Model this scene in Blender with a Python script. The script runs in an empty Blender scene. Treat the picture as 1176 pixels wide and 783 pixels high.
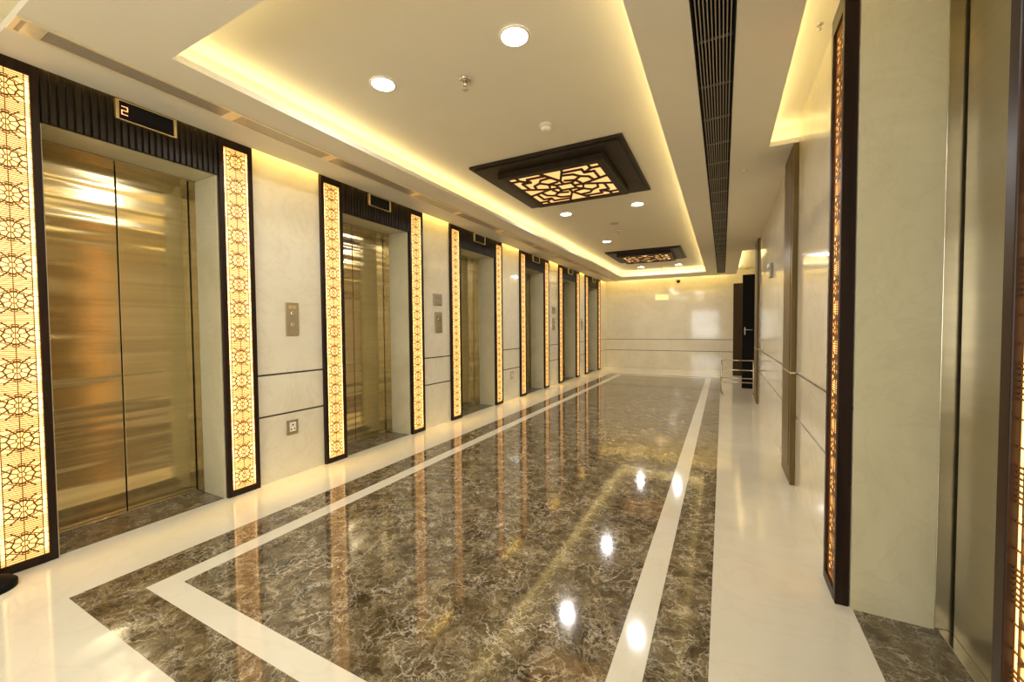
import bpy, bmesh, math, random
from mathutils import Vector, Matrix

# ------------------------------------------------------------------ camera, world, exposure
SC = bpy.context.scene
COL = SC.collection
S = 0.8                                  # survey units -> metres, applied once in the builders
EYE = 1.5
YAW, PITCH, ROLL, FPX = math.radians(27.476), math.radians(1.798), math.radians(-0.446), 465.7
F = Vector((-math.sin(YAW) * math.cos(PITCH), math.cos(YAW) * math.cos(PITCH), -math.sin(PITCH)))
R0 = Vector((math.cos(YAW), math.sin(YAW), 0)); U0 = R0.cross(F)
R1 = R0 * math.cos(ROLL) + U0 * math.sin(ROLL); U1 = -R0 * math.sin(ROLL) + U0 * math.cos(ROLL)
cam = bpy.data.cameras.new('camera'); cam_o = bpy.data.objects.new('camera', cam); COL.objects.link(cam_o)
M = Matrix.Identity(4)
for i in range(3):
    M[i][0], M[i][1], M[i][2] = R1[i], U1[i], -F[i]
M[2][3] = EYE * S
cam_o.matrix_world = M
cam.sensor_fit = 'HORIZONTAL'; cam.sensor_width = 36; cam.lens = 36 * FPX / 1176
cam.clip_start = 0.02; cam.clip_end = 100
SC.camera = cam_o
w = bpy.data.worlds.new('world'); SC.world = w; w.use_nodes = True
w.node_tree.nodes['Background'].inputs[0].default_value = (1, .9, .75, 1)
w.node_tree.nodes['Background'].inputs[1].default_value = 0.0
VS = SC.view_settings
VS.view_transform = 'Standard'; VS.look = 'None'; VS.gamma = 1; VS.use_curve_mapping = False
VS.exposure = 1.27
SC.cycles.use_denoising = True
SC.cycles.max_bounces = 10; SC.cycles.diffuse_bounces = 6; SC.cycles.glossy_bounces = 5
SC.cycles.sample_clamp_indirect = 6
SC.cycles.caustics_reflective = False; SC.cycles.caustics_refractive = False

# light strengths (radiance)
DOWN_L, COVE_L, SLOT_L, PANEL_E, LAMP_E, DAY_L = 150.0, 6.6, 14.0, .84, .50, 4.4
COVE_C = (1.0, .78, .36); DOWN_C = (1.0, .985, .965); DAY_C = (1.0, .99, .96); LED_C = (1.0, .475, .10)
SLOT_C = (1.0, .66, .16)

# plan (survey units)
XF, XW, XD = -3.898, -3.938, -4.40        # left: panel face, wall face, elevator door
XR, XRW = .545, .61                       # right: panel face, wall face
H, HT = 3.186, 3.386                      # dropped ceiling, raised ceiling
YF, YB = 15.4, -3.0
PW = .285
PORTALS = [(.672, 2.285), (3.008, 4.705), (5.382, 7.112), (7.919, 9.552), (10.269, 12.01), (12.637, 14.41)]
ORD = ['first', 'second', 'third', 'fourth', 'fifth', 'sixth']
RP = (1.012, 2.985)                        # right portal
OPEN_Z = 2.86


def area(name, loc, sx, sy, direction, rad, color, spread=180, shape='RECTANGLE'):
    l = bpy.data.lights.new(name, 'AREA'); l.shape = shape; l.size = sx * S; l.size_y = sy * S
    a = sx * sy * S * S * (math.pi / 4 if shape in ('DISK', 'ELLIPSE') else 1)
    l.energy = rad * math.pi * a; l.color = color; l.spread = math.radians(spread)
    o = bpy.data.objects.new(name, l); COL.objects.link(o)
    o.location = Vector(loc) * S
    o.rotation_euler = Vector(direction).to_track_quat('-Z', 'Y').to_euler()
    return o


def cove_strip(x0, x1, y0, y1, z=3.232, up=(0, 0, 1), rad=None, wid=.035, col=COVE_C):
    rad = rad or COVE_L
    cx, cy = (x0 + x1) / 2, (y0 + y1) / 2
    o = area('cove_strip', (cx, cy, z), 1, 1, up, 1, col)
    o.data.size = max(abs(x1 - x0), wid) * S; o.data.size_y = max(abs(y1 - y0), wid) * S
    o.data.energy = rad * math.pi * o.data.size * o.data.size_y
    o.rotation_euler = (math.pi, 0, 0) if up[2] > 0 else (0, 0, 0)
    return o


# tray cove, the raised strips beside the walls, and the slot above the marble
for xx in (-3.11, -.40):
    cove_strip(xx, xx, 1.25, 13.96)
for yy in (1.24, 13.97):
    cove_strip(-3.0, -.5, yy, yy)
cove_strip(.315, .315, .9, 4.55); cove_strip(.35, .6, 4.62, 4.62)
cove_strip(.315, .315, 10.4, 14.8, rad=COVE_L * 2.2); cove_strip(.35, .6, 10.39, 10.39, rad=COVE_L * 2)
cove_strip(-3.8, .3, 14.83, 14.83, rad=COVE_L * 4); cove_strip(-3.8, .3, .82, .82, rad=COVE_L * .1)
cove_strip(XW + .022, XW + .022, .7, 15.0, z=3.37, up=(0, 0, -1), rad=SLOT_L, wid=.022, col=SLOT_C)
b_ = cove_strip(XW + .022, XW + .022, .7, 15.0, z=3.368, up=(0, 0, -1), rad=SLOT_L * 1.8, wid=.022, col=SLOT_C)
b_.data.spread = math.radians(34)


area('daylight', (-1.2, YB - .35, 1.65), 2.2, 2.4, (0, 1, 0), DAY_L, DAY_C)      # sky beyond the window behind the camera


# ------------------------------------------------------------------ materials
def mat(name):
    m = bpy.data.materials.new(name); m.use_nodes = True
    nt = m.node_tree; b = nt.nodes['Principled BSDF']
    return m, nt, b


def N(nt, t, **kw):
    n = nt.nodes.new(t)
    for k, v in kw.items():
        if k in n.inputs: n.inputs[k].default_value = v
        else: setattr(n, k, v)
    return n


def coords(nt, scale=(1, 1, 1)):
    g = N(nt, 'ShaderNodeNewGeometry'); mp = N(nt, 'ShaderNodeMapping')
    mp.inputs['Scale'].default_value = scale
    nt.links.new(g.outputs['Position'], mp.inputs['Vector'])
    return mp.outputs['Vector']


def ramp(nt, fac, stops):
    r = N(nt, 'ShaderNodeValToRGB'); e = r.color_ramp.elements
    while len(e) < len(stops): e.new(.5)
    for i, (p, c) in enumerate(stops):
        e[i].position = p; e[i].color = (*c, 1)
    nt.links.new(fac, r.inputs['Fac'])
    return r.outputs['Color']


def mix(nt, fac, a, b, mode='MIX'):
    m = N(nt, 'ShaderNodeMix', data_type='RGBA', blend_type=mode)
    if isinstance(fac, float): m.inputs[0].default_value = fac
    else: nt.links.new(fac, m.inputs[0])
    for sock, v in ((m.inputs[6], a), (m.inputs[7], b)):
        if isinstance(v, tuple): sock.default_value = (*v, 1)
        else: nt.links.new(v, sock)
    return m.outputs[2]


def plain(name, color, rough=.5, metal=0, spec=.5, grain=.06, gscale=60):
    m, nt, b = mat(name)
    n = N(nt, 'ShaderNodeTexNoise', Scale=gscale, Detail=4.0)
    nt.links.new(coords(nt), n.inputs['Vector'])
    d = tuple(c * (1 - grain) for c in color); l = tuple(min(1, c * (1 + grain)) for c in color)
    nt.links.new(ramp(nt, n.outputs['Fac'], [(.3, d), (.7, l)]), b.inputs['Base Color'])
    b.inputs['Roughness'].default_value = rough; b.inputs['Metallic'].default_value = metal
    b.inputs['Specular IOR Level'].default_value = spec
    return m


def cream_marble(name, lo, mid, hi, rough, scale=1.2, vein=(.62, .50, .34), veinamt=.35):
    m, nt, b = mat(name)
    v = coords(nt)
    n1 = N(nt, 'ShaderNodeTexNoise', Scale=scale, Detail=7.0, Roughness=.62, Distortion=1.2)
    nt.links.new(v, n1.inputs['Vector'])
    base = ramp(nt, n1.outputs['Fac'], [(.28, lo), (.5, mid), (.74, hi)])
    n2 = N(nt, 'ShaderNodeTexNoise', Scale=scale * 1.7, Detail=8.0, Roughness=.55, Distortion=2.4)
    nt.links.new(v, n2.inputs['Vector'])
    f = ramp(nt, n2.outputs['Fac'], [(.47, (0, 0, 0)), (.5, (veinamt,) * 3), (.53, (0, 0, 0))])
    nt.links.new(mix(nt, f, base, vein), b.inputs['Base Color'])
    b.inputs['Roughness'].default_value = rough
    b.inputs['Specular IOR Level'].default_value = .5
    return m


def dark_marble(name, bright=1.0, rough=.07):
    m, nt, b = mat(name)
    v = coords(nt)
    nd = N(nt, 'ShaderNodeTexNoise', Scale=7.0, Detail=5.0, Roughness=.6)
    nt.links.new(v, nd.inputs['Vector'])
    off = N(nt, 'ShaderNodeVectorMath', operation='MULTIPLY_ADD')
    off.inputs[1].default_value = (.26, .26, .26)
    nt.links.new(nd.outputs['Color'], off.inputs[0]); nt.links.new(v, off.inputs[2])
    vv = off.outputs[0]
    n1 = N(nt, 'ShaderNodeTexNoise', Scale=10.0, Detail=9.0, Roughness=.74, Distortion=.9)
    nt.links.new(vv, n1.inputs['Vector'])
    k = bright
    base = ramp(nt, n1.outputs['Fac'], [(.32, (.022 * k, .015 * k, .006 * k)), (.45, (.072 * k, .050 * k, .022 * k)),
                                        (.58, (.165 * k, .123 * k, .060 * k)), (.72, (.46 * k, .39 * k, .26 * k))])
    out = base
    for sc, wid, amt in ((5.5, .022, .9), (13.0, .05, .75), (27.0, .10, .5)):
        vo = N(nt, 'ShaderNodeTexVoronoi', feature='DISTANCE_TO_EDGE', Scale=sc)
        nt.links.new(vv, vo.inputs['Vector'])
        line = ramp(nt, vo.outputs['Distance'], [(0, (1, 1, 1)), (wid * .35, (.55, .55, .55)), (wid, (0, 0, 0))])
        nm = N(nt, 'ShaderNodeTexNoise', Scale=sc * .45, Detail=3.0)
        nt.links.new(v, nm.inputs['Vector'])
        gate = ramp(nt, nm.outputs['Fac'], [(.42, (0, 0, 0)), (.66, (amt,) * 3)])
        f = mix(nt, 1.0, line, gate, 'MULTIPLY')
        out = mix(nt, f, out, (.72 * k, .65 * k, .50 * k))
    nt.links.new(out, b.inputs['Base Color'])
    b.inputs['Roughness'].default_value = rough
    b.inputs['Specular IOR Level'].default_value = 1.0
    return m


def steel(name, color, rough=.2, wave=.02, aniso=.0, grain=.07):
    m, nt, b = mat(name)
    b.inputs['Metallic'].default_value = 1
    n = N(nt, 'ShaderNodeTexNoise', Scale=1.0, Detail=3.0)
    nt.links.new(coords(nt, (1.2, 1.2, 46.0)), n.inputs['Vector'])
    d = tuple(c * (1 - grain) for c in color)
    nt.links.new(ramp(nt, n.outputs['Fac'], [(.3, d), (.7, color)]), b.inputs['Base Color'])
    b.inputs['Roughness'].default_value = rough
    n2 = N(nt, 'ShaderNodeTexNoise', Scale=1.0, Detail=1.0)
    nt.links.new(coords(nt, (.6, .6, 9.0)), n2.inputs['Vector'])
    bp = N(nt, 'ShaderNodeBump', Strength=1.0, Distance=wave)
    nt.links.new(n2.outputs['Fac'], bp.inputs['Height'])
    nt.links.new(bp.outputs['Normal'], b.inputs['Normal'])
    if aniso:
        t = N(nt, 'ShaderNodeTangent', direction_type='RADIAL', axis='Z')
        b.inputs['Anisotropic'].default_value = aniso
        nt.links.new(t.outputs[0], b.inputs['Tangent'])
    return m


def wood(name, dark, light, rough=.35, spec=.5):
    m, nt, b = mat(name)
    n = N(nt, 'ShaderNodeTexNoise', Scale=1.0, Detail=6.0, Roughness=.6, Distortion=.4)
    nt.links.new(coords(nt, (26, 26, 1.6)), n.inputs['Vector'])
    nt.links.new(ramp(nt, n.outputs['Fac'], [(.3, dark), (.7, light)]), b.inputs['Base Color'])
    b.inputs['Roughness'].default_value = rough
    b.inputs['Specular IOR Level'].default_value = spec
    return m


def glow(name, color, strength, var=.25, scale=8):
    m, nt, b = mat(name)
    n = N(nt, 'ShaderNodeTexNoise', Scale=scale, Detail=2.0)
    nt.links.new(coords(nt), n.inputs['Vector'])
    c2 = (color[0] * (1 - var * .3), color[1] * (1 - var), color[2] * (1 - var * 1.4))
    nt.links.new(ramp(nt, n.outputs['Fac'], [(.35, c2), (.65, color)]), b.inputs['Emission Color'])
    b.inputs['Base Color'].default_value = (.8, .7, .5, 1)
    b.inputs['Emission Strength'].default_value = strength
    return m


MT = {
    'floor_white': cream_marble('cream_floor_marble', (.63, .585, .445), (.69, .645, .51), (.74, .70, .57), .08, .9, (.60, .52, .38), .22),
    'floor_dark': dark_marble('brown_veined_marble', 1.0),
    'sill_dark': dark_marble('threshold_marble', .8, .2),
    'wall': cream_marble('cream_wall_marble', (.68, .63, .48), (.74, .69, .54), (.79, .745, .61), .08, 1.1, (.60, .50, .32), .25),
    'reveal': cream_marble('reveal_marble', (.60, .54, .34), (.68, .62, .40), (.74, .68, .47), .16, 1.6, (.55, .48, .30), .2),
    'groove': plain('bronze_groove', (.10, .075, .04), .4, .6),
    'paint': plain('ceiling_paint', (.79, .75, .62), .8, 0, .2, .015, 3),
    'frame': wood('dark_wood_frame', (.012, .006, .004), (.028, .013, .007), .36, .22),
    'header': wood('fluted_dark_wood', (.012, .008, .004), (.034, .022, .010), .45, .22),
    'pilaster': wood('brown_veneer', (.105, .068, .020), (.17, .115, .040), .35, .15),
    'doorwood': wood('dark_brown_veneer', (.040, .024, .008), (.065, .040, .012), .5, .15),
    'black': plain('black_paint', (.006, .005, .004), .6, 0, .12),
    'blackglass': plain('black_glass', (.005, .005, .006), .12, 0, .3),
    'fret': plain('bronze_fretwork', (.17, .08, .02), .5, .1),
    'panel_glow': glow('amber_diffuser', LED_C, PANEL_E),
    'led': glow('amber_led', (1.0, .55, .17), PANEL_E * 2.0, .1),
    'lamp_glow': glow('lamp_diffuser', (1.0, .50, .16), LAMP_E, .12, 3),
    'lens': glow('lamp_lens', (.90, .94, 1.0), 14, .02),
    'door_steel': steel('gold_tinted_steel', (.60, .495, .275), .13, .012, .4, .15),  # brushed grain, deepened to put the doors' reflected lines into the colour
    'lift_steel': steel('olive_steel', (.46, .41, .29), .30, .004, .4),
    'jamb_steel': steel('grey_steel', (.52, .48, .37), .25, .001),
    'chrome': plain('chrome', (.75, .72, .66), .15, 1),
    'gold': plain('gold_trim', (.92, .74, .38), .32, 1),
    'plate': plain('brushed_nickel_plate', (.52, .44, .29), .35, .8),
    'white_plastic': plain('white_plastic', (.85, .80, .70), .4),
    'grey_plastic': plain('grey_plastic', (.30, .27, .20), .5),
    'slot_grey': plain('grey_diffuser', (.46, .41, .32), .35, .3),
    'slot_trim': plain('pale_slot_trim', (.86, .76, .52), .3, .25),
    'fin': plain('grey_fin', (.34, .30, .23), .45, .2),
    'digit': glow('orange_digit', (1.0, .30, .09), .6, .05),
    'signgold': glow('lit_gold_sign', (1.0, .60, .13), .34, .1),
}


# ------------------------------------------------------------------ builders
class MB:
    """collects shapes; build() links them as one mesh object"""
    def __init__(s): s.bm = bmesh.new()

    def _new(s, before, mi):
        for f in s.bm.faces:
            if f not in before: f.material_index = mi

    def box(s, x0, x1, y0, y1, z0, z1, mi=0, bev=0):
        x0, x1 = sorted((x0, x1)); y0, y1 = sorted((y0, y1)); z0, z1 = sorted((z0, z1))
        vs = [s.bm.verts.new((x, y, z)) for x in (x0, x1) for y in (y0, y1) for z in (z0, z1)]
        fs = []
        for q in ((0, 1, 3, 2), (4, 6, 7, 5), (0, 4, 5, 1), (2, 3, 7, 6), (0, 2, 6, 4), (1, 5, 7, 3)):
            f = s.bm.faces.new([vs[i] for i in q]); f.material_index = mi; fs.append(f)
        if bev:
            es = list({e for f in fs for e in f.edges})
            r = bmesh.ops.bevel(s.bm, geom=es, offset=bev, segments=2, affect='EDGES', profile=.5)
            for f in r['faces']: f.material_index = mi
        return s

    def rect(s, x0, x1, y0, y1, z, mi=0):
        f = s.bm.faces.new([s.bm.verts.new(p) for p in ((x0, y0, z), (x1, y0, z), (x1, y1, z), (x0, y1, z))])
        f.material_index = mi
        return s

    def lathe(s, prof, axis='z', c=(0, 0, 0), seg=32, mi=0, caps=True):
        """profile of (radius, height) turned about an axis through c"""
        rings = []
        for r, h in prof:
            ring = []
            for i in range(seg):
                a = 2 * math.pi * i / seg; u, v = r * math.cos(a), r * math.sin(a)
                p = {'z': (u, v, h), 'x': (h, u, v), 'y': (v, h, u)}[axis]
                ring.append(s.bm.verts.new((c[0] + p[0], c[1] + p[1], c[2] + p[2])))
            rings.append(ring)
        for a, b in zip(rings, rings[1:]):
            for i in range(seg):
                j = (i + 1) % seg
                f = s.bm.faces.new((a[i], a[j], b[j], b[i])); f.material_index = mi; f.smooth = True
        for ring, flip in ((rings[0], True), (rings[-1], False)) if caps else ():
            f = s.bm.faces.new(ring[::-1] if flip else ring); f.material_index = mi
        return s

    def tube(s, p, q, r, seg=14, mi=0):
        p, q = Vector(p), Vector(q); d = (q - p); L = d.length
        rot = d.to_track_quat('Z', 'Y').to_matrix().to_4x4()
        rr = bmesh.ops.create_cone(s.bm, cap_ends=True, segments=seg, radius1=r, radius2=r, depth=L,
                                   matrix=Matrix.Translation((p + q) / 2) @ rot)
        for f in {f for v in rr['verts'] for f in v.link_faces}:
            f.material_index = mi; f.smooth = len(f.verts) == 4
        return s

    def bar(s, a, b, wid, d0, d1, plane='yz', mi=0):
        """flat bar between two points of a plane, from depth d0 to d1"""
        (u0, v0), (u1, v1) = a, b
        L = math.hypot(u1 - u0, v1 - v0)
        if L < 1e-6: return s
        ex, ey = (u1 - u0) / L, (v1 - v0) / L; nx, ny = -ey * wid / 2, ex * wid / 2
        ex *= wid * .3; ey *= wid * .3
        c = [(u0 - ex + nx, v0 - ey + ny), (u0 - ex - nx, v0 - ey - ny), (u1 + ex - nx, v1 + ey - ny), (u1 + ex + nx, v1 + ey + ny)]
        P = (lambda u, v, d: (d, u, v)) if plane == 'yz' else (lambda u, v, d: (u, v, d))
        lo = [s.bm.verts.new(P(u, v, d0)) for u, v in c]; hi = [s.bm.verts.new(P(u, v, d1)) for u, v in c]
        fs = [s.bm.faces.new(lo[::-1]), s.bm.faces.new(hi)]
        for i in range(4):
            j = (i + 1) % 4; fs.append(s.bm.faces.new((lo[i], lo[j], hi[j], hi[i])))
        for f in fs: f.material_index = mi
        return s

    def mesh(s, name, mats):
        if isinstance(mats, str): mats = [mats]
        bmesh.ops.recalc_face_normals(s.bm, faces=s.bm.faces)
        bmesh.ops.scale(s.bm, vec=(S, S, S), verts=s.bm.verts)
        me = bpy.data.meshes.new(name); s.bm.to_mesh(me); s.bm.free()
        for k in mats: me.materials.append(MT[k])
        return me


def part(name, me, parent=None, label=None, loc=None):
    o = bpy.data.objects.new(name, me); COL.objects.link(o)
    if parent: o.parent = parent
    if loc: o.location = Vector(loc) * S
    if label: o['label'] = label
    return o


def thing(name, label, cat, loc=(0, 0, 0), rz=0, group=None):
    o = bpy.data.objects.new(name, None); COL.objects.link(o)
    o.empty_display_size = .1
    o.location = Vector(loc) * S; o.rotation_euler = (0, 0, rz)
    o['label'] = label; o['category'] = cat
    if group: o['group'] = group
    return o


def tag(o, label, cat, group=None):
    o['label'] = label; o['category'] = cat
    if group: o['group'] = group
    return o


def struct(name, me):
    o = part(name, me); o['kind'] = 'structure'
    return o


# ------------------------------------------------------------------ floor
XA, XB, XC, XDk, XE, XG = -3.26, -2.984, -2.851, -.431, -.292, -.044
Y0, Y1, Y2 = .829, 1.07, 1.202
V2, V1, V0 = 13.0, 13.13, 13.38
xs = [-4.5, XW - .005, XA, XB, XC, XDk, XE, XG, .62, 1.5]
ys = [YB, Y0, Y1, Y2, V2, V1, V0, YF + .1]
mb = MB()
for a, b in zip(xs, xs[1:]):
    if a < -4 or b > 1: continue
    for c, d in zip(ys, ys[1:]):
        cx, cy = (a + b) / 2, (c + d) / 2
        mi = 0
        if XA < cx < XG and Y0 < cy < V0:
            mi = 1
            if XB < cx < XE and Y1 < cy < V1:
                mi = 0
                if XC < cx < XDk and Y2 < cy < V2: mi = 1
        mb.box(a, b, c, d, -.06, 0, mi)
xl = XW - .005
prev = YB
for y0, y1 in PORTALS:
    a, b = y0 + PW, y1 - PW
    mb.box(-4.5, xl, prev, a, -.06, 0, 0); mb.box(-4.5, xl, a, b, -.06, 0, 2); prev = b
mb.box(-4.5, xl, prev, YF + .1, -.06, 0, 0)
mb.box(.62, 1.5, YB, RP[0] + PW, -.06, 0, 0); mb.box(.62, 1.5, RP[0] + PW, RP[1] - PW, -.06, 0, 2)
mb.box(.62, 1.5, RP[1] - PW, YF + .1, -.06, 0, 0)
struct('floor', mb.mesh('floor', ['floor_white', 'floor_dark', 'sill_dark']))

# ------------------------------------------------------------------ walls
G = [(0, .646), (.664, 1.052), (1.070, HT)]


def pier(mb, xa, xb, y0, y1, face):
    """marble pier from xa to xb; `face` is the x of the visible side, cut by two grooves"""
    for z0, z1 in G: mb.box(xa, xb, y0, y1, z0, z1, 0)
    back = xa if face == xb else xb
    inn = face - .012 if face > back else face + .012
    for z0, z1 in ((.646, .664), (1.052, 1.070)):
        mb.box(back, inn, y0, y1, z0, z1, 1)


WM = ['wall', 'groove', 'reveal']
prev = YB
for y0, y1 in PORTALS + [(YF + .1 - PW, None)]:
    a = y0 + PW
    mb = MB(); pier(mb, -4.5, XW, prev, a, XW)
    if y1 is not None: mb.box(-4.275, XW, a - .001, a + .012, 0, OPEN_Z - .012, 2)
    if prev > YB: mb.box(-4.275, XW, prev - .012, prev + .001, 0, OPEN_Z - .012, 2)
    struct('wall_left', mb.mesh('wall_left', WM))
    if y1 is not None:
        b = y1 - PW
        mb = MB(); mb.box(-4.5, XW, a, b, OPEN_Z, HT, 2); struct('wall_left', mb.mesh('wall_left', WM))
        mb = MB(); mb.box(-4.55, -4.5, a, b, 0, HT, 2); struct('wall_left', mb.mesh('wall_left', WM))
        prev = b

YE = 9.86                                  # the near right wall ends here
ra, rb = RP[0] + PW, RP[1] - PW
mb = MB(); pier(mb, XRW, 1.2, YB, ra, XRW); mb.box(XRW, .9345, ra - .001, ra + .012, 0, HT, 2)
struct('wall_right', mb.mesh('wall_right', WM))
mb = MB(); pier(mb, XRW, 1.2, rb, YE, XRW); mb.box(XRW, .9345, rb - .012, rb + .001, 0, HT, 2)
struct('wall_right', mb.mesh('wall_right', WM))
mb = MB(); mb.box(1.10, 1.2, ra, rb, 0, HT, 2); struct('wall_right', mb.mesh('wall_right', WM))
mb = MB(); pier(mb, 1.2, 1.5, YE, YF + .1, 1.2); struct('wall_right', mb.mesh('wall_right', WM))

mb = MB()
for z0, z1 in G: mb.box(XW, 1.2, YF, YF + .2, z0, z1, 0)
for z0, z1 in ((.646, .664), (1.052, 1.070)): mb.box(XW, 1.2, YF + .012, YF + .2, z0, z1, 1)
struct('wall_far', mb.mesh('wall_far', ['wall', 'groove']))
mb = MB()
WX0, WX1, WZ0, WZ1 = -2.1, -.3, .6, 2.75
for a, b, c, d in ((XW, WX0, 0, HT), (WX1, XRW, 0, HT), (WX0, WX1, 0, WZ0), (WX0, WX1, WZ1, HT)):
    mb.box(a, b, YB - .2, YB, c, d, 0)
struct('wall_back', mb.mesh('wall_back', ['wall']))

mb = MB()
for k in range(5):
    x = WX0 + k * (WX1 - WX0) / 4; mb.box(x - .03, x + .03, YB - .14, YB - .06, WZ0, WZ1)
for z in (WZ0 + .03, 1.9, WZ1 - .03): mb.box(WX0, WX1, YB - .14, YB - .06, z - .03, z + .03)
struct('window_1', mb.mesh('window_1', 'jamb_steel'))
# ------------------------------------------------------------------ ceiling
TX0, TX1, TY0, TY1 = -3.04, -.471, 1.31, 13.88
CX, CYN, CYF = .374, 4.56, 10.46           # edge of the raised strip at the right wall
LN, LF = .75, 14.9
GX0, GX1, GY0, GY1 = -.168, .052, .9, 14.33
T = .045
mb = MB()
for a, b, c, d in ((-3.89, TX0, LN, LF), (TX0, TX1, LN, TY0), (TX0, TX1, TY1, LF), (TX1, GX0, LN, LF),
                   (GX0, GX1, LN, GY0), (GX0, GX1, GY1, LF), (GX1, CX, LN, LF), (CX, XRW, CYN, CYF)):
    mb.box(a, b, c, d, H, H + T)
mb.box(-4.5, 1.5, YB - .2, YF + .2, HT, HT + .06)
q = H + T; o = .14; t = .02
for a, b, c, d in ((TX0 - o - t, TX0 - o, TY0 - o, TY1 + o), (TX1 + o, TX1 + o + t, TY0 - o, TY1 + o),
                   (TX0 - o - t, TX1 + o + t, TY0 - o - t, TY0 - o), (TX0 - o - t, TX1 + o + t, TY1 + o, TY1 + o + t),
                   (-3.86, -3.84, LN, LF), (-3.84, CX - o, LN + o, LN + o + t), (-3.84, CX - o, LF - o - t, LF - o),
                   (CX - o - t, CX - o, LN + o, CYN + o), (CX - o, XRW, CYN + o, CYN + o + t),
                   (CX - o, XRW, CYF - o - t, CYF - o), (CX - o - t, CX - o, CYF - o, LF - o)):
    mb.box(a, b, c, d, q, HT)
struct('ceiling', mb.mesh('ceiling', ['paint']))


# ------------------------------------------------------------------ lattice panels
def fret_mesh(x0, x1, w, z0, z1, n):
    mb = MB(); hw = w / 2; ch = (z1 - z0) / n; b = .0076
    L = lambda p, q, wd=b: mb.bar(p, q, wd, x0, x1)
    L((-hw + .021, z0), (-hw + .021, z1), .0045); L((hw - .021, z0), (hw - .021, z1), .0045)
    L((0, z0), (0, z1), .0040)
    for i in range(n):
        c = z0 + (i + .5) * ch; top = c + ch / 2; bot = c - ch / 2
        oc = lambda r, k, off=0: (r * math.sin(math.pi / 4 * k + off), c + r * math.cos(math.pi / 4 * k + off))
        for k in range(8):
            L(oc(.018, k, math.pi / 8), oc(.018, k + 1, math.pi / 8), .005)
            L(oc(.018, k, math.pi / 8), oc(.050, k, math.pi / 8), .0052)
            L(oc(.050, k, math.pi / 8), oc(.058, k + .5, math.pi / 8)); L(oc(.058, k + .5, math.pi / 8), oc(.050, k + 1, math.pi / 8))
        for sg in (1, -1):
            L((-.012, c + sg * .055), (.012, c + sg * .055), .013)
            for dz in (.072, .084, .0965): L((-hw, c + sg * dz), (hw, c + sg * dz), .0042)
            for sy in (1, -1):
                L(oc(.05, 0, 0) if False else (sy * .046, c + sg * .022), (sy * (hw - .021), c + sg * .050))
                L((sy * .020, c + sg * .048), (sy * .055, c + sg * .080))
                L((sy * (hw - .021), c + sg * .030), (sy * hw, c + sg * .030), .0036)
        for sy in (1, -1):
            for sg in (1, -1): L((0, c + sg * .072), (sy * (hw - .021), c + sg * .030), .005)
        for sy in (1, -1): L((sy * .055, c), (sy * (hw - .021), c))
        L((-hw, bot), (hw, bot), .0036)
    L((-hw, z1), (hw, z1), .0036)
    return mb.mesh('lattice', 'fret')


PANEL = {}


def panel_meshes(t, h):
    key = (t, h)
    if key in PANEL: return PANEL[key]
    w = PW - .002; hw = w / 2; e = .040; zb, zt = .055, h - .10
    f = MB()
    f.box(0, t, -hw, -hw + e, 0, h, bev=.003); f.box(0, t, hw - e, hw, 0, h, bev=.003)
    f.box(0, t, -hw + e, hw - e, 0, zb); f.box(0, t, -hw + e, hw - e, zt, h)
    f.box(0, .006, -hw + e, hw - e, zb, zt)
    d = MB(); d.box(.007, t * .70, -hw + e, hw - e, zb, zt)
    leds = []
    for sg in (-1, 1):
        g = MB(); g.box(t * .70, t * .705, sg * (hw - e - .004), sg * (hw - e - .020), zb + .01, zt - .01)
        leds.append(g.mesh('led_strip', 'led'))
    PANEL[key] = (f.mesh('panel_frame', 'frame'), d.mesh('panel_diffuser', 'panel_glow'), leds,
                  fret_mesh(t * .715, t * .765, w - 2 * e, zb, zt, 14))
    return PANEL[key]


def panel(label, x, y, rz, t, h, group):
    r = thing('lattice_light_panel', label, 'light panel', (x, y, 0), rz, group)
    f, d, leds, l = panel_meshes(t, h)
    part('frame', f, r, 'dark brown wooden frame'); part('diffuser', d, r, 'glowing amber backing'); part('lattice', l, r)
    for g in leds: part('led_strip', g, r, 'brighter strip along the edge')
    return r


# ------------------------------------------------------------------ elevator doors
def elevator_door(label, x, ya, yb, z1, sgn, jamb0, seam=True):
    """door at x facing sgn (+1 towards +x); jambs line the reveal from jamb0 to the door"""
    yc = (ya + yb) / 2
    r = thing('elevator_door', label, 'elevator door', (x, yc, 0), 0 if sgn > 0 else math.pi, 'stainless steel elevator doors')
    hw = (yb - ya) / 2 - .014; dj = abs(jamb0 - x)
    edges = [(-hw + .006, -.004), (.004, hw - .006)] if seam else [(-hw + .022, hw - .006)]
    for a, b in edges:
        m = MB(); m.box(-.03, 0, a, b, .012, z1 - .004, bev=.003)
        part('door_leaf', m.mesh('door_leaf', 'door_steel' if sgn > 0 else 'lift_steel'), r)
    m = MB(); m.box(-.05, -.034, -hw, hw, .0, z1); part('shaft_cover', m.mesh('shaft_cover', 'black'), r)
    for sg in (-1, 1):
        m = MB(); m.box(-.02, dj, sg * hw, sg * (hw + .012), .012, z1, bev=.002)
        part('jamb', m.mesh('jamb', 'jamb_steel'), r)
    m = MB(); m.box(-.02, dj, -hw, hw, z1 - .012 if z1 < 3 else z1 - .03, z1, bev=.002)
    part('door_header', m.mesh('door_header', 'jamb_steel'), r)
    m = MB(); m.box(-.03, .05, -hw, hw, 0, .011, bev=.002)
    part('sill', m.mesh('sill', 'chrome' if sgn < 0 else 'jamb_steel'), r, 'pale metal sill strip')
    return r


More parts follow.
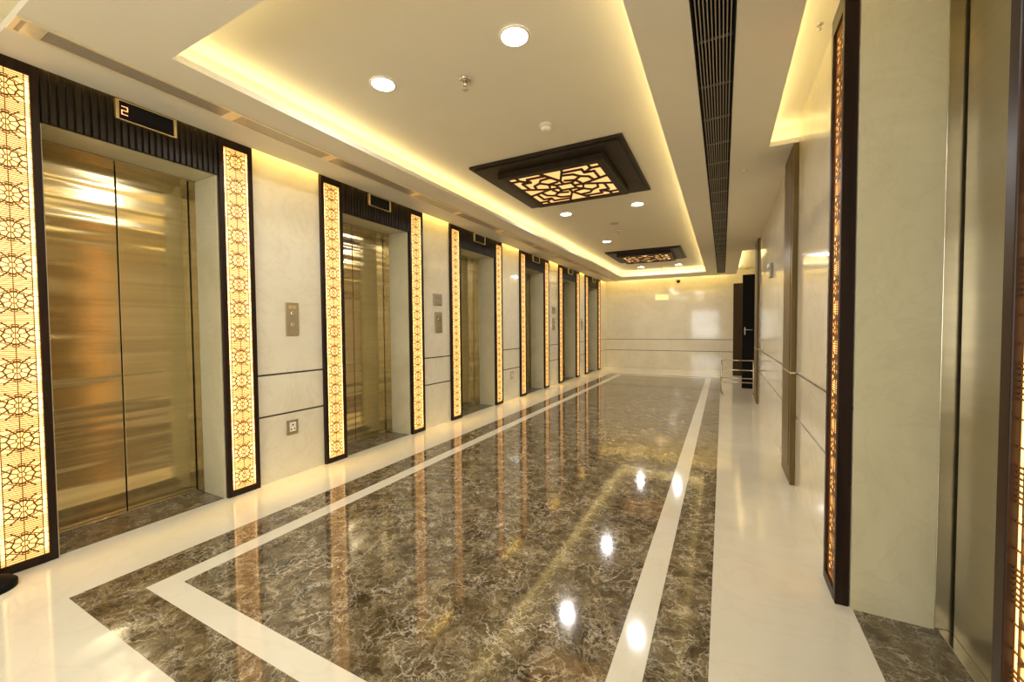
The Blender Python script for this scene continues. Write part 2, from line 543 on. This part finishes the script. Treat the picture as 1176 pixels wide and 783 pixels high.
def fluted(w, z0, z1, t):
    m = MB(); m.box(0, t * .5, -w / 2, w / 2, z0, z1)
    n = 26; p = w / n
    for i in range(n):
        y = -w / 2 + (i + .5) * p
        m.box(t * .5, t, y - p * .34, y + p * .34, z0, z1, bev=.003)
    return m.mesh('header', 'header')


def indicator(label, y, digit):
    r = thing('floor_indicator', label, 'floor indicator', (XF + .0, y, 3.105), 0, 'elevator floor indicators')
    hw, hh = .185, .072
    m = MB(); m.box(-.008, .016, -hw + .006, hw - .006, -hh + .006, hh - .006, bev=.004)
    part('screen', m.mesh('screen', 'blackglass'), r, 'black glass screen')
    m = MB()
    for sz in (-1, 1): m.box(-.008, .022, -hw + .01, hw - .01, sz * hh, sz * (hh - .008), bev=.002)
    for sy in (-1, 1): m.box(-.008, .024, sy * hw, sy * (hw - .022), -hh, hh, bev=.006)
    part('bezel', m.mesh('bezel', 'gold'), r, 'gold rim')
    if digit:
        m = MB(); w_, h_, c = .016, .028, -hw + .052
        for p, q_ in (((-w_, h_), (w_, h_)), ((w_, h_), (w_, 0)), ((w_, 0), (-w_, 0)), ((-w_, 0), (-w_, -h_)), ((-w_, -h_), (w_, -h_))):
            m.bar((c + p[0], p[1]), (c + q_[0], q_[1]), .006, .016, .018)
        part('digit', m.mesh('digit', 'digit'), r, 'glowing orange digit 2')
    return r


for i, (y0, y1) in enumerate(PORTALS):
    n = ORD[i]
    panel('glowing fretwork panel on the near side of the %s elevator in the row' % n, XW, y0 + PW / 2, 0, .040, 3.22, 'lattice panels along the elevator row')
    panel('glowing fretwork panel on the far side of the %s elevator in the row' % n, XW, y1 - PW / 2, 0, .040, 3.22, 'lattice panels along the elevator row')
    a, b = y0 + PW, y1 - PW
    elevator_door('gold-tinted steel doors of the %s elevator in the row of six' % n, XD, a, b, OPEN_Z, 1, -4.275)
    o = part('header_panel', fluted(b - a - .004, OPEN_Z - .004, 3.22, .034), None, None, (XW, (a + b) / 2, 0))
    tag(o, 'dark fluted wooden header over the %s elevator in the row' % n, 'header panel', 'headers over the elevator row')
    indicator('gold-rimmed black floor indicator above the %s elevator in the row' % n, 1.505 if i == 0 else (a + b) / 2 + .0, i == 0)

# the single elevator opposite the row
panel('lattice panel on the far side of the lone elevator facing the row', XRW - .004, RP[1] - PW / 2, math.pi, .060, 3.245, 'lattice panels at the lone elevator')
panel('lattice panel on the near side of the lone elevator facing the row', XRW - .004, RP[0] + PW / 2, math.pi, .060, 3.245, 'lattice panels at the lone elevator')
elevator_door('grey steel door of the lone elevator facing the row', .995, ra, rb, 3.37, -1, .935, seam=False)


# ------------------------------------------------------------------ call plates, displays, sockets
def call_plate(label, y, z0, z1, wid):
    r = thing('call_button_plate', label, 'call button', (XW, y, (z0 + z1) / 2), 0, 'elevator call plates between the lattice panels')
    h = (z1 - z0) / 2
    m = MB(); m.box(0, .014, -wid / 2, wid / 2, -h, h, bev=.005); part('plate', m.mesh('plate', 'plate'), r)
    for dz in (.055, -.055):
        m = MB(); m.lathe([(.024, .012), (.024, .019), (.018, .021)], 'x', (0, 0, dz), 24)
        b = part('button', m.mesh('button', 'chrome'), r)
        m = MB(); m.lathe([(.013, .021), (.013, .0225)], 'x', (0, 0, dz), 20); part('button_cap', m.mesh('button_cap', 'grey_plastic'), b)
    m = MB(); m.box(.0135, .0155, -wid * .3, wid * .3, .105, .14); part('badge', m.mesh('badge', 'gold'), r)
    return r


def hall_display(label, y, z):
    r = thing('hall_display', label, 'display', (XW, y, z), 0, 'hall displays above the call plates')
    m = MB(); m.box(0, .016, -.105, .105, -.09, .09, bev=.004); part('case', m.mesh('case', 'plate'), r)
    m = MB(); m.box(.0155, .018, -.085, .085, .0, .07); part('screen', m.mesh('screen', 'grey_plastic'), r)
    m = MB()
    for k in range(4): m.box(.0155, .0175, -.085, .085, -.075 + k * .017, -.066 + k * .017)
    part('speaker_slots', m.mesh('speaker_slots', 'grey_plastic'), r)
    return r


def socket(label, y, z):
    r = thing('power_socket', label, 'socket', (XW, y, z), 0, 'sockets low on the marble wall')
    m = MB(); m.box(0, .010, -.062, .062, -.075, .075, bev=.004); part('plate', m.mesh('plate', 'plate'), r)
    m = MB(); m.box(.0095, .014, -.034, .034, -.042, .05, bev=.002); part('face', m.mesh('face', 'white_plastic'), r, 'pale socket face')
    for q_ in ((-.006, .006, .014, .034), (-.024, -.012, -.028, -.012), (.012, .024, -.028, -.012)):
        m = MB(); m.box(.0138, .0146, *q_); part('pin_hole', m.mesh('pin_hole', 'black'), r)
    return r


call_plate('tall nickel call plate between the first and second elevators', 2.665, 1.443, 1.781, .14)
socket('small nickel socket under the grooves between the first and second elevators', 2.638, .50)
hall_display('grey square display between the second and third elevators', 5.066, 1.955)
call_plate('nickel call plate between the second and third elevators', 5.085, 1.438, 1.762, .17)
socket('small socket below the grooves between the third and fourth elevators', 7.55, .52)
hall_display('grey square display between the fourth and fifth elevators', 9.93, 1.955)
call_plate('nickel call plate between the fourth and fifth elevators', 9.95, 1.438, 1.762, .17)
call_plate('nickel call plate between the fifth and sixth elevators', 12.32, 1.438, 1.781, .17)
socket('small socket below the grooves between the fifth and sixth elevators', 12.32, .52)


# ------------------------------------------------------------------ ceiling lamps
def ceiling_lamp(label, x, y):
    r = thing('ceiling_lamp', label, 'ceiling lamp', (x, y, HT), 0, 'square fretwork ceiling lamps')
    m = MB(); a = .885
    m.box(-a, a, -a, a, -.030, 0, bev=.006); m.box(-a + .05, a - .05, -a + .05, a - .05, -.044, -.029, bev=.004)
    part('top_plate', m.mesh('top_plate', 'header'), r)
    m = MB(); a = .64; e = .075
    for s_ in (-1, 1):
        m.box(s_ * a, s_ * (a - e), -a, a, -.115, -.043, bev=.005); m.box(-a + e, a - e, s_ * a, s_ * (a - e), -.115, -.043, bev=.005)
    part('frame', m.mesh('lamp_frame', 'header'), r)
    m = MB(); a = .64 - e; m.box(-a, a, -a, a, -.094, -.05); part('diffuser', m.mesh('lamp_diffuser', 'lamp_glow'), r, 'glowing orange diffuser')
    m = MB(); k = a
    for q_ in range(4):
        rot = lambda p: [(p[0], p[1]), (-p[1], p[0]), (-p[0], -p[1]), (p[1], -p[0])][q_]
        def pl(pts, wd=.027):
            for u, v in zip(pts, pts[1:]):
                u, v = rot(u), rot(v); m.bar((u[0] * k, u[1] * k), (v[0] * k, v[1] * k), wd, -.112, -.095, 'xy')
        pl([(-.18, .18), (.18, .18)]); pl([(.18, .18), (.46, .46)])
        pl([(.78, 1), (.78, .78), (1, .78)]); pl([(.78, .78), (.60, .60)])
        pl([(-.26, 1), (0, .38), (.26, 1)]); pl([(0, .18), (0, .38)])
        pl([(.18, .80), (.60, .80)]); pl([(.80, .18), (.80, .60)]); pl([(.60, .80), (.60, .60), (.80, .60)])
        pl([(.13, .66), (.36, .62), (.46, .46), (.62, .36), (.66, .13)]); pl([(.08, .36), (.30, .30), (.36, .08)])
        pl([(-1, .985), (1, .985)], .02)
    part('lattice', m.mesh('lamp_lattice', 'header'), r, 'dark fretwork')
    return r


ceiling_lamp('large square dark fretwork lamp nearest the camera on the raised ceiling', -1.765, 4.92)
ceiling_lamp('square dark fretwork lamp near the end wall on the raised ceiling', -1.765, 11.05)


# ------------------------------------------------------------------ downlights, sprinklers, detectors
def downlight(label, x, y):
    r = thing('downlight', label, 'downlight', (x, y, HT), 0, 'round white downlights')
    m = MB(); m.lathe([(.084, -.002), (.096, -.002), (.098, -.006), (.092, -.012), (.084, -.010)], seg=40, caps=False)
    part('trim_ring', m.mesh('trim_ring', 'white_plastic'), r)
    m = MB(); m.lathe([(.084, -.001), (.084, -.008)], seg=40); part('lens', m.mesh('lens', 'lens'), r, 'bright white lens')
    l = area('downlight_beam', (x, y, HT - .016), .16, .16, (0, 0, -1), DOWN_L, DOWN_C, 180, 'DISK')
    return r


downlight('bright downlight between the near chrome sprinkler and the air grille', -1.207, 2.39)
downlight('bright downlight between the near chrome sprinkler and the elevator row', -2.33, 2.368)
downlight('downlight just past the large lamp, on the elevator side', -2.319, 6.43)
downlight('downlight just past the large lamp, on the grille side', -1.174, 6.447)
downlight('lone downlight just before the far square lamp', -2.27, 8.9)
downlight('downlight past the far square lamp, on the elevator side', -2.29, 13.19)
downlight('downlight past the far square lamp, on the grille side', -1.2, 13.22)
for x in (-2.9, -.9):                      # unseen downlights added behind the camera to brighten the near floor
    o = downlight('unseen downlight added behind the camera for the near floor', x, -.9); o['group'] = 'added downlights behind the camera'


def sprinkler(label, x, y, z=HT, k=1.0):
    r = thing('sprinkler', label, 'sprinkler', (x, y, z), 0, 'ceiling sprinklers')
    r.scale = (k, k, k)
    m = MB(); m.lathe([(.045, 0), (.045, -.006), (.036, -.014), (.022, -.016)], seg=28); part('rosette', m.mesh('rosette', 'chrome'), r)
    m = MB(); m.lathe([(.012, -.015), (.012, -.045), (.008, -.05)], seg=16)
    m.tube((-.014, 0, -.045), (-.010, 0, -.075), .003); m.tube((.014, 0, -.045), (.010, 0, -.075), .003)
    part('body', m.mesh('body', 'chrome'), r)
    m = MB(); m.lathe([(.024, -.074), (.024, -.078), (.006, -.082)], seg=20); part('deflector', m.mesh('deflector', 'chrome'), r)
    return r


sprinkler('chrome sprinkler between the two nearest downlights', -1.745, 2.62)
sprinkler('chrome sprinkler between the two square lamps', -1.797, 7.986)
sprinkler('small sprinkler over the far end of the raised ceiling, past the far lamp', -1.704, 13.43)
sprinkler('small sprinkler in the lit recess before the lone elevator', .525, 3.2, HT, .45)
m = MB(); m.lathe([(.075, 0), (.075, -.006), (.066, -.010), (.05, -.012)], seg=30)
tag(part('ceiling_speaker', m.mesh('ceiling_speaker', 'slot_grey'), None, None, (-1.763, 7.45, HT)), 'flat grey round ceiling disc beside the sprinkler between the square lamps', 'ceiling speaker')
r = thing('smoke_detector', 'white round smoke detector before the large square lamp', 'smoke detector', (-1.471, 3.545, HT))
m = MB(); m.lathe([(.062, 0), (.062, -.018), (.056, -.026)], seg=32); part('base', m.mesh('base', 'white_plastic'), r)
m = MB(); m.lathe([(.040, -.025), (.046, -.036), (.040, -.052), (.02, -.058)], seg=32); part('chamber', m.mesh('chamber', 'white_plastic'), r)
m = MB(); m.lathe([(.022, 0), (.022, -.008), (.016, -.012)], seg=20)
tag(part('ceiling_disc', m.mesh('ceiling_disc', 'white_plastic'), None, None, (.194, 5.1, H)), 'tiny white disc on the dropped ceiling beside the black grille', 'ceiling disc')

# ------------------------------------------------------------------ air grilles
r = thing('air_grille', 'long black linear air grille in the dropped ceiling', 'air grille', (-.058, (GY0 + GY1) / 2, H))
hy = (GY1 - GY0) / 2 - .002; gw = (GX1 - GX0) / 2 - .002
m = MB(); m.box(-gw, gw, -hy, hy, .10, .12); part('duct', m.mesh('duct', 'black'), r, 'black duct')
m = MB()
for s_ in (-1, 1):
    m.box(s_ * gw, s_ * (gw - .010), -hy, hy, -.004, .10); m.box(-gw, gw, s_ * hy, s_ * (hy - .012), -.004, .10)
part('frame', m.mesh('grille_frame', 'black'), r)
for k in range(10):
    m = MB(); x = -gw + .022 + k * (2 * gw - .044) / 9
    m.box(x - .0032, x + .0032, -hy + .012, hy - .012, .002, .030); part('fin', m.mesh('fin', 'fin'), r)
y = -hy + .3
while y < hy:
    m = MB(); m.box(-gw + .011, gw - .011, y - .006, y + .006, .030, .042); y += .52
    part('cross_bar', m.mesh('cross_bar', 'fin'), r)

r = thing('slot_diffuser', 'long grey slot diffuser in the dropped ceiling along the elevator row', 'air diffuser', (-3.43, 7.85, H))
hy = 7.08
m = MB(); m.box(-.072, .072, -hy, hy, -.006, 0); part('slot', m.mesh('slot', 'slot_grey'), r, 'grey slot face')
m = MB()
for s_ in (-1, 1):
    m.box(s_ * .072, s_ * .092, -hy - .02, hy + .02, -.011, 0, bev=.002)
    m.box(-.072, .072, s_ * hy, s_ * (hy + .02), -.011, 0)
part('frame', m.mesh('slot_frame', 'slot_trim'), r, 'pale frame')
for yj in (.83, 1.86, 2.75, 3.98, 4.92, 6.17, 7.6, 8.8, 10.05, 11.3, 12.55, 13.8):
    m = MB(); m.box(-.072, .072, yj - 7.85 - .04, yj - 7.85 + .04, -.010, -.0055, bev=.001)
    part('joiner', m.mesh('joiner', 'slot_trim'), r, 'pale joining plate')


# ------------------------------------------------------------------ right wall: pilasters, doors, rail, devices
def pilaster(label, y0, y1, xf):
    r = thing('wood_pilaster', label, 'pilaster', (XRW - .0015, (y0 + y1) / 2, 0), 0, 'brown wood pilasters on the marble wall')
    d = xf - XRW; hw = (y1 - y0) / 2
    m = MB(); m.box(d, 0, -hw, hw, 0, H, bev=.003); m.box(d - .004, d, -hw + .09, hw - .09, .16, H - .12, bev=.002)
    part('panel', m.mesh('pilaster_panel', 'pilaster'), r)
    m = MB(); m.box(d - .005, 0, -hw - .003, hw + .003, 1.052, 1.070, bev=.002); part('metal_band', m.mesh('metal_band', 'plate'), r, 'pale metal band')
    return r


pilaster('brown wood pilaster between the lone elevator and the far pilaster', 4.57, 5.16, .570)
pilaster('brown wood pilaster at the end of the marble wall beside the steel rail', 9.1, 9.84, .585)


def door_leaf(name, n, mat_, x0, x1, y, z, handle):
    o = struct(name, MB().box(x0, x1, y, y + .05, .008, z, bev=.003).mesh(name, mat_))
    if handle:
        m = MB(); m.box(x0 + .045, x0 + .065, y - .008, y, 1.30, 1.48, bev=.003)
        m.tube((x0 + .055, y - .06, 1.42), (x0 + .055, y, 1.42), .011)
        m.tube((x0 + .035, y - .06, 1.42), (x0 + .21, y - .06, 1.42), .011); part('door_handle', m.mesh('door_handle', 'chrome'), o, 'silver lever handle')
    m = MB()
    for z_ in (.3, 1.4, z - .3): m.tube((x1 + .008, y, z_), (x1 + .008, y, z_ + .12), .012)
    part('hinges', m.mesh('hinges', 'chrome'), o)
    return o


o = door_leaf('door_1', 1, 'black', .415, 1.18, 11.24, 2.74, True)  # black colour stands in for the shade on this leaf's unlit side
o['label'] = 'open door leaf with silver lever handle behind the steel rail, its shade put in as black'
o = door_leaf('door_2', 2, 'doorwood', .275, 1.18, 14.0, 2.80, False)
o['label'] = 'open dark brown door leaf beyond the nearer one'

r = thing('barrier_rail', 'low chrome barrier rail standing before the nearer open door', 'barrier rail', (.29, 10.2, 0))
for sx in (-1, 1):
    m = MB(); m.tube((sx * .31, 0, 0), (sx * .31, 0, .755), .016); part('post', m.mesh('post', 'chrome'), r)
    m = MB(); m.lathe([(.045, 0), (.045, .008), (.02, .016)], c=(sx * .31, 0, 0), seg=20); part('foot', m.mesh('foot', 'chrome'), r)
for z in (.755, .54, .36, .27):
    m = MB(); m.tube((-.31, 0, z), (.31, 0, z), .013); part('rail', m.mesh('rail', 'chrome'), r)

r = thing('wall_sounder', 'small grey box high on the marble wall between the pilasters', 'alarm', (XRW, 6.75, 2.30))
m = MB(); m.box(-.035, 0, -.075, .075, -.12, .08, bev=.008); part('case', m.mesh('case', 'grey_plastic'), r)
m = MB(); m.lathe([(.035, -.034), (.035, -.05), (.02, -.06)], 'x', (0, 0, .04), 20); part('lamp', m.mesh('lamp', 'white_plastic'), r)

m = MB(); m.box(-.235, .235, -.02, 0, -.105, .105, bev=.006)
r = part('wall_plaque', m.mesh('wall_plaque', 'gold'), None, None, (-1.945, YF, 2.56))
tag(r, 'small gold plate high on the far marble wall', 'sign')
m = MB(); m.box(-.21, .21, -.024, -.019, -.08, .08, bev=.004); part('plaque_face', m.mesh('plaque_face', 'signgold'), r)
r = thing('dome_camera', 'small black dome camera at the top of the far wall', 'camera', (-1.40, YF, 3.10))
m = MB(); m.lathe([(.06, 0), (.06, -.03), (.05, -.035)], 'y', (0, 0, 0), 24); part('base', m.mesh('base', 'black'), r)
m = MB(); m.lathe([(.05, -.034), (.048, -.055), (.035, -.08), (.012, -.092)], 'y', (0, 0, 0), 24); part('dome', m.mesh('dome', 'blackglass'), r)

# round black stand whose foot peeks in below the nearest lattice panel
r = thing('queue_post', 'round black foot of a stand below the nearest lattice panel', 'stand', (-3.765, .63, 0))
m = MB(); m.lathe([(.12, 0), (.12, .03), (.10, .05), (.05, .075), (.03, .1)], seg=40); part('base', m.mesh('base', 'black'), r)
m = MB(); m.lathe([(.026, .09), (.026, 1.05)], seg=20); part('pole', m.mesh('pole', 'black'), r)
m = MB(); m.lathe([(.03, 1.05), (.04, 1.07), (.04, 1.12), (.02, 1.14)], seg=20); part('cap', m.mesh('cap', 'black'), r)
